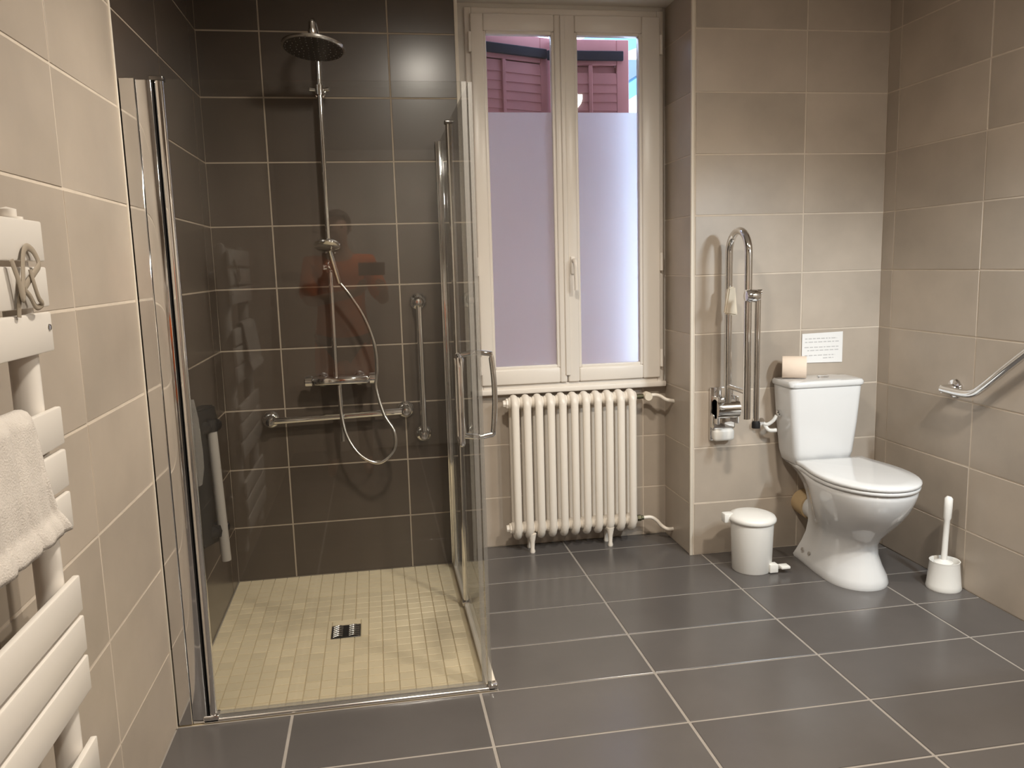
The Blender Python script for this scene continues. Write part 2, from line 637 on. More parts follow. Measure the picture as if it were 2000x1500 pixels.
def leaf(p0, p1, z0, z1, label, px_extra=None):
    """one slatted shutter leaf from p0 to p1 (x, y)"""
    p0, p1 = Vector((*p0, 0)), Vector((*p1, 0))
    L = (p1 - p0).length
    d = (p1 - p0).normalized()
    nrm = Vector((d.y, -d.x, 0))
    t = thing('window_shutter', label, 'shutter', (p0.x, p0.y, z0))
    t.rotation_euler = (0, 0, math.atan2(d.y, d.x))

    def part(name, m, x0, x1, y0, y1, a, b, bev=.003, rx=None):
        bm = bmesh.new()
        bm_box(bm, x0, x1, y0, y1, a - z0, b - z0, bev, 1)
        o = finish(bm, name, m)
        o.parent = t
        return o
    st = .062
    part('stile', M_SHUT, 0, st, -.018, .018, z0, z1)
    part('stile', M_SHUT, L - st, L, -.018, .018, z0, z1)
    part('top_rail', M_SHUT, st, L - st, -.018, .018, z1 - .12, z1)
    part('mid_stile', M_SHUT, L * .50 - .010, L * .50 + .010, -.024, -.012, z0 + .10, z1 - .12)
    part('bottom_rail', M_SHUT, st, L - st, -.018, .018, z0, z0 + .10)
    part('backing_board', M_SHUT, st, L - st, .004, .014, z0 + .10, z1 - .12)
    n = int((z1 - z0 - .22) / .042)
    bm = bmesh.new()
    vv = bm_box(bm, 0, L - 2 * st, -.003, .003, -.026, .026)
    bmesh.ops.rotate(bm, verts=bm.verts, cent=(0, 0, 0), matrix=Matrix.Rotation(math.radians(-5), 3, 'X'))
    sl = finish(bm, 'slat', M_SHUT)
    sl.parent = t
    sl.location = (st, -.012, .121)
    for k in range(1, n):
        c = sl.copy()
        COL.objects.link(c)
        c.parent = t
        c.location = (st, -.012, .121 + k * .042)
    part('iron_strap', M_IRON, -.02, L - .03, -.032, -.018, z1 - .100, z1 - .055)
    return t


leaf((1.03, .405), (1.533, .603), .60, 2.385, 'red-brown slatted shutter leaf behind the left window sash, set at an angle')
leaf((1.530, .560), (1.918, .556), .60, 2.372, 'red-brown slatted shutter leaf behind the right window sash, facing the room')
# neighbouring house beyond the gap
hs = thing('neighbour_house', 'pale house with blue-grey roof seen past the red-brown shutter', 'house', (5.2, 9, 0))
box('wall', M_HOUSE, 3.2, 8.2, 10, 12, -3, 4.6, parent=hs)


def slab(name, a, b, th, y0, y1, rise):
    """sloping roof slab whose front edge runs from a to b (x, z)"""
    bm = bmesh.new()
    bm_loft(bm, [[(a[0], y0, a[1] - th), (b[0], y0, b[1] - th), (b[0], y0, b[1]), (a[0], y0, a[1])],
                 [(a[0], y1, a[1] - th + rise), (b[0], y1, b[1] - th + rise), (b[0], y1, b[1] + rise), (a[0], y1, a[1] + rise)]])
    return finish(bm, name, M_ROOF, hs)


slab('upper_roof', (3.98, 4.52), (5.6, 5.1), .42, 8, 10, .3)
slab('lower_roof', (3.6, 3.36), (5.6, 4.55), .22, 8, 10, .1)


# ------------------------------------------------------------------ shower enclosure
GH = 1.812
YG = -1.108     # front glass plane
XG = .925       # side glass plane
en = thing('shower_enclosure', 'clear glass corner shower enclosure with chrome profiles around the mosaic tray', 'shower screen', (XG / 2, YG, 0))
# front-left: wall channel, adjusting strip and round pivot bar
bm = bmesh.new()
bm_box(bm, .006, .0455, YG - .018, YG + .018, .002, GH, .002, 1)
finish(bm, 'wall_profile', M_CHROME, en, smooth=True)
box('wall_profile', M_CHROME, .046, .0853, YG - .015, YG + .015, .002, GH - .004, .002, parent=en)
tube('pivot_bar', M_CHROME, [(.101, YG, .004), (.101, YG, GH - .004)], .0125, 20, parent=en)
box('pivot_cap', M_STEEL, .080, .116, YG - .016, YG + .016, GH - .006, GH + .006, .003, parent=en)
box('pivot_foot', M_CHROME, .075, .120, YG - .018, YG + .018, .0, .022, .004, parent=en)
box('seal_strip', M_BLACK, .0855, .0885, YG - .012, YG + .012, .01, GH - .01, parent=en)
# front door
fd = box('front_door', M_GLASS, .112, .908, YG - .003, YG + .003, .022, GH, parent=en)
box('edge_seal', M_SEAL, .900, .914, YG - .006, YG + .006, .022, GH, parent=fd)
box('bottom_seal', M_SEAL, .112, .906, YG - .006, YG + .006, .012, .024, parent=fd)
box('bottom_rail', M_RAIL, .075, .940, YG - .018, YG + .012, 0, .012, .004, parent=en, seg=3)
# side: wall channel, fixed strip, pivot bar and door
box('wall_profile', M_CHROME, XG - .016, XG + .016, -.036, -.002, .002, GH, .002, parent=en)
box('wall_profile', M_CHROME, XG - .012, XG + .012, -.072, -.038, .002, GH - .004, .002, parent=en)
fx_ = box('fixed_panel', M_GLASS, XG - .003, XG + .003, -.455, -.072, .022, GH - .006, parent=en)
tube('pivot_bar', M_CHROME, [(XG, -.466, .004), (XG, -.466, GH - .004)], .0125, 20, parent=en)
box('pivot_cap', M_STEEL, XG - .016, XG + .016, -.482, -.45, GH - .006, GH + .006, .003, parent=en)
box('pivot_foot', M_CHROME, XG - .018, XG + .018, -.486, -.446, 0, .022, .004, parent=en)
sd = box('side_door', M_GLASS, XG - .003, XG + .003, -1.098, -.478, .022, GH, parent=en)
box('edge_seal', M_SEAL, XG - .006, XG + .006, -1.106, -1.085, .022, GH, parent=sd)
box('bottom_rail', M_TRIMW, XG - .012, XG + .020, -1.12, -.004, 0, .012, .003, parent=en)
box('corner_block', M_CHROME, XG - .008, XG + .022, YG - .018, YG + .012, 0, .020, .003, parent=en)


def door_handle(parent, c, nrm, z0, z1, m=M_CHROME):
    """bow handles on both faces of a door at c (x, y), nrm = glass normal"""
    for s in (1, -1):
        n = Vector(nrm) * s
        b = Vector((c[0], c[1], 0))
        out = .045
        pts = [b + n * .003 + Vector((0, 0, z0)), b + n * out + Vector((0, 0, z0 + .006)), b + n * (out + .006) + Vector((0, 0, z0 + .07)), b + n * (out + .008) + Vector((0, 0, (z0 + z1) / 2)),
               b + n * (out + .006) + Vector((0, 0, z1 - .07)), b + n * out + Vector((0, 0, z1 - .006)), b + n * .003 + Vector((0, 0, z1))]
        bm = bmesh.new()
        P = [pts[0]] + [pts[1] * .98 + pts[0] * .02] + spline(pts[1:6], 5) + [pts[6]]
        bm_tube(bm, P, .0085, 10)
        finish(bm, 'handle', m, parent, smooth=True)


door_handle(fd, (.862, YG), (0, -1, 0), .785, 1.045)
door_handle(sd, (XG, -1.035), (1, 0, 0), .785, 1.045)
# clear plastic deflector on the pivot side of the front door
bm = bmesh.new()
prof = [(.112, .955), (.118, .955), (.126, .90), (.131, .80), (.130, .755), (.122, .71), (.113, .705), (.112, .74)]
bm_loft(bm, [[(x, YG + .008, z) for x, z in prof], [(x, YG + .016, z) for x, z in prof]])
dfl = finish(bm, 'deflector', M_SEAL, en)
dfl['label'] = 'clear plastic splash guard'

# ------------------------------------------------------------------ shower column
sc = thing('shower_column', 'chrome shower column with round rain head, hand shower and thermostatic mixer on brown tiles', 'shower', (.46, -.06, .55))
XC, YC = .462, -.075
riser = [(XC - .002, YC, .865), (XC, YC, 1.2), (XC, YC, 1.8), (XC + .002, YC, 2.135)]
arm = [(XC + .002, YC, 2.135), (XC + .003, YC, 2.175), (XC + .003, YC - .025, 2.200), (XC + .003, YC - .10, 2.208), (XC + .003, YC - .20, 2.200), (XC + .002, YC - .265, 2.178), (XC, YC - .285, 2.15)]
tube('riser', M_CHROME, riser, .0105, 16, parent=sc)
tube('arm', M_CHROME, arm, .0095, 14, parent=sc, smooth_path=6)
bm = bmesh.new()
bm_lathe(bm, [(.0, .0), (.016, .0), (.016, .02), (.022, .03), (.0, .034)], (XC, -.004, 2.0), Vector((0, -1, 0)), 20)
bm_lathe(bm, [(.018, -.018), (.018, .018)], (XC, YC, 2.0), 'Z', 20)
bm_tube(bm, [(XC, -.03, 2.0), (XC, YC, 2.0)], .009, 12)
for s in (-1, 1):
    bm_lathe(bm, [(.006, 0), (.009, .03), (.0, .034)], (XC + s * .008, YC, 2.0), Vector((s, -.1, .1)), 12)
finish(bm, 'wall_bracket', M_CHROME, sc, smooth=True)
# rain head, tilted a little
hc = Vector((XC + .002, YC - .285, 2.088))
ax = Vector((.08, .14, 1)).normalized()
rh = lathe('rain_head', M_CHROMES, [(.0, -.008), (.108, -.008), (.112, -.004), (.112, .002), (.09, .008), (.035, .014), (.018, .022), (.016, .045), (.0, .05)], hc, ax, 48, parent=sc)
bm = bmesh.new()
u_, v_ = frame_axes(ax)
for ring, cnt in ((.02, 6), (.04, 12), (.06, 18), (.08, 24), (.098, 30)):
    for k in range(cnt):
        a = 2 * math.pi * k / cnt
        bm_lathe(bm, [(.0022, -.0105), (.0028, -.0078)], hc + (u_ * math.cos(a) + v_ * math.sin(a)) * ring, ax, 6)
bm_lathe(bm, [(.104, -.0088), (.104, -.0078)], hc, ax, 40)
nz = finish(bm, 'nozzle_plate', M_STEEL, rh)
lathe('ball_joint', M_CHROMES, [(.0, -.01), (.012, -.006), (.016, .008), (.012, .022), (.011, .04), (.0, .045)], (hc.x, hc.y, hc.z + .045), 'Z', 16, parent=rh)
# hand shower in its slider
sl = Vector((XC + .002, YC, 1.315))
bm = bmesh.new()
bm_lathe(bm, [(.017, -.022), (.019, -.018), (.019, .018), (.017, .022)], sl, 'Z', 18)
bm_lathe(bm, [(.012, 0), (.012, .035), (.018, .04), (.018, .055), (.0, .058)], sl, Vector((.25, -1, .1)), 14)
bm_lathe(bm, [(.010, 0), (.013, .03), (.0, .034)], sl, Vector((-1, -.2, 0)), 12)
finish(bm, 'slider', M_CHROME, sc, smooth=True)
hs0 = Vector((XC + .035, YC - .045, 1.255))
hs1 = Vector((XC + .008, YC - .135, 1.385))
hd_ = tube('hand_shower', M_CHROMES, [hs0, hs0.lerp(hs1, .3), hs0.lerp(hs1, .7), hs1], [.011, .0125, .013, .010], 16, parent=sc)
axh = Vector((.10, .42, .9)).normalized()
lathe('spray_head', M_CHROME, [(.0, -.014), (.044, -.014), (.052, -.009), (.053, -.003), (.046, .006), (.02, .013), (.0, .015)], hs1 + Vector((-.002, -.02, .012)), axh, 36, parent=hd_)
# hose
hp = [hs0, (XC + .075, -.12, 1.20), (XC + .125, -.115, 1.11), (XC + .160, -.11, 1.00), (XC + .166, -.105, .90), (XC + .158, -.105, .82), (XC + .185, -.13, .71), (XC + .222, -.15, .64), (XC + .217, -.155, .565), (XC + .155, -.155, .515),
      (XC + .08, -.145, .55), (XC + .03, -.125, .63), (XC + .012, -.105, .72), (XC + .008, -.095, .80), (XC + .008, -.09, .835)]
tube('hose', M_CHROMES, hp, .0075, 12, parent=sc, smooth_path=8)
# mixer
bm = bmesh.new()
bm_box(bm, .368, .592, -.125, -.045, .842, .872, .008, 2)
for xx in (.40, .55):
    bm_lathe(bm, [(.03, 0), (.032, .004), (.026, .02), (.016, .028), (.016, .05)], (xx, -.004, .850), Vector((0, -1, 0)), 24)
mx = finish(bm, 'mixer_body', M_CHROME, sc, smooth=True)
for s, xx in ((-1, .368), (1, .592)):
    lathe('knob', M_CHROME, [(.0, 0), (.020, 0), (.024, .004), (.024, .030), (.020, .034), (.0, .035)], (xx, -.085, .857), Vector((s, 0, 0)), 24, parent=mx)
tube('pipe', M_CHROME, [(.474, -.085, .60), (.474, -.085, .845)], .008, 12, parent=mx)


# ------------------------------------------------------------------ grab bars in the shower
def straight_bar(name, label, a, b, wall_n, off=.055, r=.016):
    a, b, n = Vector(a), Vector(b), Vector(wall_n)
    t = thing(name, label, 'grab bar', (a + b) / 2)
    d = (b - a).normalized()
    A, B = a + n * off, b + n * off
    pts = [A - d * .0, B]
    tube('bar', M_CHROME, pts, r, 18, parent=t)
    for p, s in ((a, -1), (b, 1)):
        lathe('flange', M_CHROME, [(.0, .004), (.034, .004), (.036, .008), (.033, .014), (.022, .020), (.020, off - .01), (.021, off + .012), (.014, off + .02), (.0, off + .022)], p, n, 26, parent=t)
    return t


straight_bar('grab_bar', 'horizontal chrome grab bar low on the brown shower wall', (.182, 0, .694), (.740, 0, .706), (0, -1, 0), r=.014)
straight_bar('grab_bar', 'vertical chrome grab bar on the brown shower wall beside the glass', (.812, 0, .598), (.812, 0, 1.163), (0, -1, 0), r=.013)

# ------------------------------------------------------------------ drain
dr = thing('shower_drain', 'small square dark steel drain grate set in the cream mosaic', 'drain', (.468, -.595, 0))
box('plate', M_STEEL, DR[0], DR[1], DR[2], DR[3], -.004, .002, .001, parent=dr)
bm = bmesh.new()
for k in range(6):
    for q in (-1, 1):
        x = .468 + q * (.010 + .0 * k)
        cy = DR[2] + .012 + k * .016
        x1 = .468 + q * .046
        bm_tube(bm, spline([(x, cy, .0032), ((x + x1) / 2, cy + .006, .0036), (x1, cy - .004, .0032)], 4), .0032, 6)
finish(bm, 'grate_bars', M_CHROMES, dr, smooth=True)
box('slot', M_BLACK, DR[0] + .006, DR[1] - .006, DR[2] + .006, DR[3] - .006, .0018, .0026, parent=dr)

# ------------------------------------------------------------------ folding shower seat on the left wall
st = thing('folding_shower_seat', 'black and grey folding shower seat flipped up against the left wall', 'shower seat', (.04, -.6, .35))
bm = bmesh.new()
vv = [(-.86, .46), (-.83, .43), (-.52, .36), (-.49, .39), (-.46, .80), (-.49, .845), (-.82, .875), (-.86, .84)]
bm_loft(bm, [[(.006, y, z) for y, z in vv], [(.055, y, z) for y, z in vv]])
bmesh.ops.bevel(bm, geom=bm.edges[:], offset=.006, segments=2, affect='EDGES')
finish(bm, 'mounting_plate', M_BLACK, st, smooth=True)
tube('support_tube', M_GREYP, [(.073, -.66, .785), (.0795, -.66, .56), (.086, -.66, .330)], .0165, 20, parent=st)
for zz in (.80, .44):
    bm = bmesh.new()
    bm_tube(bm, [(.03, -.72, zz), (.066, -.655, zz - .005), (.075, -.60, zz - .008)], .022, 14)
    bm_lathe(bm, [(.0, -.02), (.024, -.02), (.027, 0), (.024, .02), (.0, .02)], (.068, -.655, zz), 'Z', 18)
    finish(bm, 'hinge_arm', M_BLACK, st, smooth=True)
tube('brace', M_CHROMES, [(.04, -.60, .42), (.09, -.63, .45)], .007, 10, parent=st)

# ------------------------------------------------------------------ column radiator
rd = thing('column_radiator', 'cream cast-iron column radiator standing under the window', 'radiator', (1.49, .075, 0))
NS, RX0, RX1 = 11, 1.222, 1.762
RP = (RX1 - RX0) / (NS - 1)
RYF, RYB, RZ0, RZ1 = .035, .115, .085, .712
for k in range(NS):
    x = RX0 + k * RP
    bm = bmesh.new()
    pts = []
    rr = (RYB - RYF) / 2
    cyy = (RYF + RYB) / 2
    for i in range(9):
        a = math.pi * i / 8
        pts.append((x, cyy - rr * math.cos(a), RZ1 - .030 + .030 * math.sin(a)))
    for i in range(9):
        a = math.pi * i / 8
        pts.append((x, cyy + rr * math.cos(a), RZ0 + .045 - .055 * math.sin(a)))
    bm_tube(bm, pts, .0178, 12, closed=True, up=Vector((1, 0, 0)))
    for zz in (RZ1 - .022, RZ0 + .028):
        bm_lathe(bm, [(.022, -RP / 2), (.027, -RP / 2 + .004), (.030, 0), (.027, RP / 2 - .004), (.022, RP / 2)], (x, cyy, zz), 'X', 18)
        bm_lathe(bm, [(.0, -.052), (.013, -.050), (.019, -.030), (.019, .03), (.0, .05)], (x, cyy, zz), 'Y', 14)
    if k == 0:
        s_ = finish(bm, 'column', M_RAD, rd, smooth=True, angle=60)
        base_loc = s_.location.copy()
    else:
        finish(bm, 'column', M_RAD, rd, smooth=True, angle=60)
for k in (1, 8):
    x = RX0 + k * RP + (.01 if k == 1 else 0)
    for yy in (.045, .115):
        tube('leg', M_RAD, [(x, yy, 0.0), (x, yy, .006), (x, yy, .02), (x, yy, .05), (x, yy, .09)], [.011, .0125, .009, .011, .019], 14, parent=rd)
for zz in (RZ1 - .022, RZ0 + .028):
    lathe('plug', M_RAD, [(.024, 0), (.024, .008), (.017, .010), (.015, .022), (.0, .024)], (RX0 - RP / 2, .075, zz), Vector((-1, 0, 0)), 8, parent=rd)
cyy = .075
bm = bmesh.new()
bm_lathe(bm, [(.010, 0), (.012, .02), (.010, .04)], (RX1 + RP / 2, cyy, RZ1 - .022), 'X', 14)
finish(bm, 'union', M_BRASS, rd, smooth=True)
bm = bmesh.new()
bm_lathe(bm, [(.0, -.024), (.018, -.024), (.020, -.018), (.020, .018), (.018, .024), (.0, .025)], (1.845, cyy - .0, RZ1 - .022), 'Y', 20)
bm_lathe(bm, [(.013, 0), (.016, .03)], (1.826, cyy, RZ1 - .022), 'X', 14)
finish(bm, 'valve', M_CREAMP, rd, smooth=True)
tube('pipe', M_RAD, [(1.852, cyy, .692), (1.88, cyy - .005, .694), (1.905, cyy - .01, .688), (1.93, cyy - .02, .672), (1.968, cyy - .03, .664)], .0085, 12, parent=rd, smooth_path=6)
lathe('nut', M_BRASS, [(.012, 0), (.015, .004), (.015, .02), (.011, .024), (.011, .034)], (RX1 + RP / 2 + .002, cyy, RZ0 + .028), 'X', 6, parent=rd)
tube('pipe', M_RAD, [(1.822, cyy, .113), (1.86, cyy, .112), (1.885, cyy - .005, .098), (1.91, cyy - .01, .070), (1.935, cyy - .02, .055), (1.968, cyy - .02, .053)], .0085, 12, parent=rd, smooth_path=6)

# ------------------------------------------------------------------ toilet
TX = 2.502
to = thing('toilet', 'white ceramic close-coupled toilet with closed lid in the corner', 'toilet', (TX, -.5, 0))


def egg(z, yf, yw, yb, hw, hr, cx=TX, n=40, dx=0.):
    """closed outline: round front, rear narrowing to hr"""
    out = []
    h = n // 2
    for i in range(h):
        a = math.pi * i / (h - 1)
        x = cx + hw * math.cos(a)
        y = yw - (yw - yf) * math.sin(a) ** .92 if 0 < i < h - 1 else yw
        out.append((x, y, z))
    m = n - h
    for i in range(1, m // 2 + 1):
        t = i / (m // 2)
        x = cx - (hw + (hr - hw) * (.5 - .5 * math.cos(math.pi * t)))
        out.append((x, yw + (yb - yw) * (t ** .85), z))
    for i in range(m // 2, 0, -1):
        t = i / (m // 2)
        x = cx + (hw + (hr - hw) * (.5 - .5 * math.cos(math.pi * t)))
        out.append((x, yw + (yb - yw) * (t ** .85), z))
    return out


SEC = [(0, -.705, -.55, -.275, .122, .105), (.012, -.708, -.55, -.272, .124, .108), (.035, -.700, -.545, -.28, .119, .098), (.075, -.682, -.53, -.29, .104, .080), (.12, -.668, -.51, -.30, .093, .066),
       (.165, -.668, -.50, -.305, .092, .060), (.20, -.690, -.51, -.305, .103, .058), (.24, -.730, -.53, -.30, .126, .058), (.285, -.775, -.555, -.29, .149, .062), (.33, -.808, -.575, -.275, .164, .07),
       (.37, -.828, -.59, -.25, .172, .085), (.395, -.836, -.60, -.225, .176, .10), (.412, -.838, -.60, -.205, .176, .115), (.420, -.832, -.60, -.205, .170, .112)]
bm = bmesh.new()
bm_loft(bm, [egg(*s) for s in SEC])
finish(bm, 'bowl', M_CER, to, smooth=True, angle=70)
# trapway at the back of the foot
bm = bmesh.new()
bm_tube(bm, spline([(TX, -.42, .10), (TX, -.34, .16), (TX, -.27, .20), (TX, -.225, .205)], 5), [.05] * 6 + [.052] * 5 + [.054] * 5, 18)
finish(bm, 'outlet', M_CER, to, smooth=True)
bm = bmesh.new()
bm_tube(bm, [(TX - .005, -.245, .205), (TX - .005, -.16, .21)], .057, 22)
finish(bm, 'waste_cuff', M_CUFF, to, smooth=True)['label'] = 'tan rubber waste connector'
for yy in (-.40, -.345):
    lathe('bolt_cap', M_GREYP, [(.0, .0), (.008, 0), (.008, .003), (.0, .005)], (TX - .105, yy, .055), Vector((-1, 0, .3)), 12, parent=to)
# seat and lid
bm = bmesh.new()
bm_loft(bm, [egg(.421, -.845, -.60, -.36, .178, .15), egg(.424, -.848, -.60, -.358, .181, .152), egg(.432, -.848, -.60, -.358, .181, .152), egg(.435, -.845, -.60, -.36, .178, .15)])
finish(bm, 'seat', M_CER, to, smooth=True, angle=50)
bm = bmesh.new()
bm_loft(bm, [egg(.437, -.848, -.60, -.358, .179, .15), egg(.441, -.852, -.60, -.356, .183, .153), egg(.449, -.852, -.60, -.356, .183, .153), egg(.454, -.845, -.60, -.362, .176, .148), egg(.457, -.80, -.60, -.40, .13, .11)])
finish(bm, 'lid', M_CER, to, smooth=True, angle=60)
for s in (-1, 1):
    tube('lid_hinge', M_CER, [(TX + s * .06 - .02, -.352, .438), (TX + s * .06 + .02, -.352, .438)], .012, 14, parent=to)
# cistern


def rrect(cx, cy, hw, hd, z, r=.03, n=6):
    out = []
    for (sx, sy, a0) in ((1, 1, 0), (-1, 1, 90), (-1, -1, 180), (1, -1, 270)):
        for i in range(n + 1):
            a = math.radians(a0 + 90 * i / n)
            out.append((cx + sx * (hw - r) + r * math.cos(a), cy + sy * (hd - r) + r * math.sin(a), z))
    return out


CX = 2.497
bm = bmesh.new()
bm_loft(bm, [rrect(CX, -.250, .118, .068, .418), rrect(CX, -.252, .128, .078, .430), rrect(CX, -.254, .138, .084, .47), rrect(CX, -.255, .152, .088, .60), rrect(CX, -.256, .164, .090, .752), rrect(CX, -.256, .163, .089, .757)])
finish(bm, 'cistern', M_CER, to, smooth=True, angle=50)
bm = bmesh.new()
bm_loft(bm, [rrect(CX, -.257, .166, .092, .758), rrect(CX, -.257, .171, .096, .763), rrect(CX, -.257, .171, .096, .776), rrect(CX, -.257, .166, .091, .784), rrect(CX, -.257, .12, .06, .787)])
finish(bm, 'cistern_lid', M_CER, to, smooth=True, angle=50)
lathe('flush_button', M_CHROME, [(.0, 0), (.024, 0), (.024, .006), (.020, .009), (.0, .009)], (CX + .03, -.25, .785), 'Z', 24, parent=to)
# water feed
tube('feed_pipe', M_PLAS, [(CX - .17, -.23, .56), (CX - .20, -.22, .56), (CX - .215, -.21, .58), (CX - .225, -.20, .60)], .009, 10, parent=to, smooth_path=5)
lathe('stop_valve', M_CHROME, [(.012, 0), (.014, .03), (.010, .034), (.010, .045), (.016, .046), (.016, .055), (.0, .056)], (2.262, -.16, .60), Vector((0, -1, 0)), 16, parent=to)
tube('feed_hose', M_PLAS, [(2.262, -.195, .60), (2.285, -.215, .585), (2.31, -.225, .60), (2.326, -.23, .625)], .008, 10, parent=to, smooth_path=6)
lathe('inlet_nut', M_CHROME, [(.013, 0), (.016, .004), (.016, .016), (.011, .02)], (CX - .152, -.235, .64), Vector((-1, 0, -.4)), 8, parent=to)

# ------------------------------------------------------------------ toilet roll on the cistern
tr = thing('toilet_roll', 'peach toilet paper roll lying on the cistern lid', 'toilet roll', (2.39, -.245, .787))
RC = Vector((2.352, -.222, .7885 + .047))
axr = Vector((.86, -.46, 0)).normalized()
bm = bmesh.new()
n = 36
u_, v_ = frame_axes(axr)
rings = []
for r, h in ((.020, 0), (.046, 0), (.047, .002), (.047, .096), (.046, .098), (.020, .098)):
    rings.append([bm.verts.new(RC + axr * h + (u_ * math.cos(2 * math.pi * k / n) + v_ * math.sin(2 * math.pi * k / n)) * r) for k in range(n)])
for a, b in zip(rings, rings[1:]):
    for k in range(n):
        bm.faces.new((a[k], a[(k + 1) % n], b[(k + 1) % n], b[k]))
finish(bm, 'paper', M_ROLL, tr, smooth=True)
bm = bmesh.new()
rings = []
for r, h in ((.0205, .001), (.0205, .097), (.0185, .097), (.0185, .001)):
    rings.append([bm.verts.new(RC + axr * h + (u_ * math.cos(2 * math.pi * k / n) + v_ * math.sin(2 * math.pi * k / n)) * r) for k in range(n)])
rings.append(rings[0])
for a, b in zip(rings, rings[1:]):
    for k in range(n):
        bm.faces.new((a[k], a[(k + 1) % n], b[(k + 1) % n], b[k]))
finish(bm, 'core', M_CARD, tr, smooth=True)

# ------------------------------------------------------------------ notice on the wall
no = thing('paper_notice', 'white printed paper notice stuck on the tiles above the toilet', 'notice', (2.575, YT, .90))
bm = bmesh.new()
bm_loft(bm, [[(2.474, YT - .0055, .840), (2.668, YT - .0055, .836), (2.668, YT - .0055, .972), (2.474, YT - .0055, .968)], [(2.474, YT - .0062, .840), (2.668, YT - .0062, .836), (2.668, YT - .0062, .972), (2.474, YT - .0062, .968)]])
finish(bm, 'sheet', M_PAPER, no)
rnd = random.Random(3)
for k, (zz, a, b) in enumerate(((.945, 2.488, 2.640), (.930, 2.488, 2.650), (.907, 2.486, 2.650), (.893, 2.500, 2.648), (.871, 2.488, 2.632), (.858, 2.575, 2.625))):
    bm = bmesh.new()
    x = a
    while x < b:
        wd = rnd.uniform(.008, .022)
        bm_box(bm, x, min(b, x + wd), YT - .0066, YT - .0061, zz - .0022, zz + .0022)
        x += wd + .005
    finish(bm, 'print_line', M_INK, no)

# ------------------------------------------------------------------ fold-up support rail beside the toilet
gb = thing('fold_up_rail', 'chrome fold-up support rail with leg raised against the wall left of the toilet', 'grab bar', (2.10, YT, .55))
XB = 2.102
YI, YO = -.225, -.405
bm = bmesh.new()
bm_box(bm, XB - .058, XB + .050, YT - .018, YT - .005, .520, .755, .005, 2)
finish(bm, 'wall_plate', M_CHROME, gb, smooth=True)
bm = bmesh.new()
bm_tube(bm, [(XB - .05, YI + .015, .665), (XB + .05, YI + .015, .665)], .042, 24)
bm_box(bm, XB - .05, XB - .038, YT - .075, YT - .015, .60, .72, .004)
bm_box(bm, XB + .038, XB + .05, YT - .075, YT - .015, .60, .72, .004)
finish(bm, 'hinge', M_CHROME, gb, smooth=True)
box('hinge_cover', M_CHROME, XB - .056, XB + .048, YT - .046, YT - .004, .572, .640, .010, parent=gb, seg=3)
cc_ = box('cover_highlight', M_PLAS, XB - .050, XB + .044, YT - .050, YT - .004, .520, .574, .014, parent=gb, seg=3)  # white block stands for light reflected off the chrome cover's lower lip
cc_['label'] = 'white block painting the bright reflection on the chrome cover'
yc = (YI + YO) / 2
ro = (YI - YO) / 2
pts = [(XB, YI, .665), (XB, YI, 1.0), (XB, YI, 1.325)]
for i in range(1, 12):
    a = math.pi * i / 12
    pts.append((XB, yc + ro * math.cos(a), 1.325 + ro * math.sin(a)))
pts += [(XB, YO, 1.325), (XB, YO, 1.0), (XB, YO, .655)]
tube('rail', M_CHROME, pts, .0155, 18, parent=gb)
tube('crossbar', M_CHROME, [(XB, YI, .765), (XB, YO, .765)], .011, 14, parent=gb)
lathe('leg_pivot', M_CHROME, [(.0, -.03), (.020, -.028), (.026, -.012), (.026, .012), (.020, .028), (.0, .03)], (XB + .012, YO - .012, 1.155), 'X', 22, parent=gb)
tube('support_leg', M_CHROME, [(XB + .036, YO - .012, 1.175), (XB + .036, YO - .012, 1.14), (XB + .036, YO - .012, .64)], .0125, 16, parent=gb)
lathe('rubber_foot', M_BLACK, [(.0, 0), (.017, 0), (.017, .02), (.013, .03), (.0, .03)], (XB + .036, YO - .012, .618), 'Z', 18, parent=gb)
tube('crossbar', M_CHROME, [(XB - .015, YO - .012, 1.17), (XB + .05, YO - .012, 1.17)], .010, 14, parent=gb)
bm = bmesh.new()
bm_loft(bm, [[(XB - .030, YI - .030, 1.075), (XB + .028, YI - .030, 1.065), (XB + .028, YI - .010, 1.065), (XB - .030, YI - .010, 1.075)], [(XB - .018, YI - .040, 1.185), (XB + .012, YI - .040, 1.190), (XB + .012, YI - .015, 1.190), (XB - .018, YI - .015, 1.185)]])
bmesh.ops.bevel(bm, geom=bm.edges[:], offset=.006, segments=2, affect='EDGES')
finish(bm, 'catch_block', M_CREAMP, gb, smooth=True)['label'] = 'cream plastic catch block'

# ------------------------------------------------------------------ angled grab bar on the right wall
ab = thing('angled_grab_bar', 'angled chrome grab bar on the beige right wall beside the toilet', 'grab bar', (XR, -1.0, .9))
xo = XR - .058
pts = [(xo, -.66, .780), (xo, -.76, .778), (xo, -.82, .786), (xo, -.87, .815), (xo, -.98, .900), (xo, -1.12, 1.005), (xo, -1.30, 1.14)]
tube('bar', M_CHROME, pts, .0155, 16, parent=ab, smooth_path=5)
for p in ((-.665, .780), (-1.285, 1.128)):
    lathe('flange', M_CHROME, [(.0, .004), (.036, .004), (.038, .008), (.034, .014), (.018, .018), (.016, .058), (.015, .066), (.0, .07)], (XR, p[0], p[1]), Vector((-1, 0, 0)), 26, parent=ab)

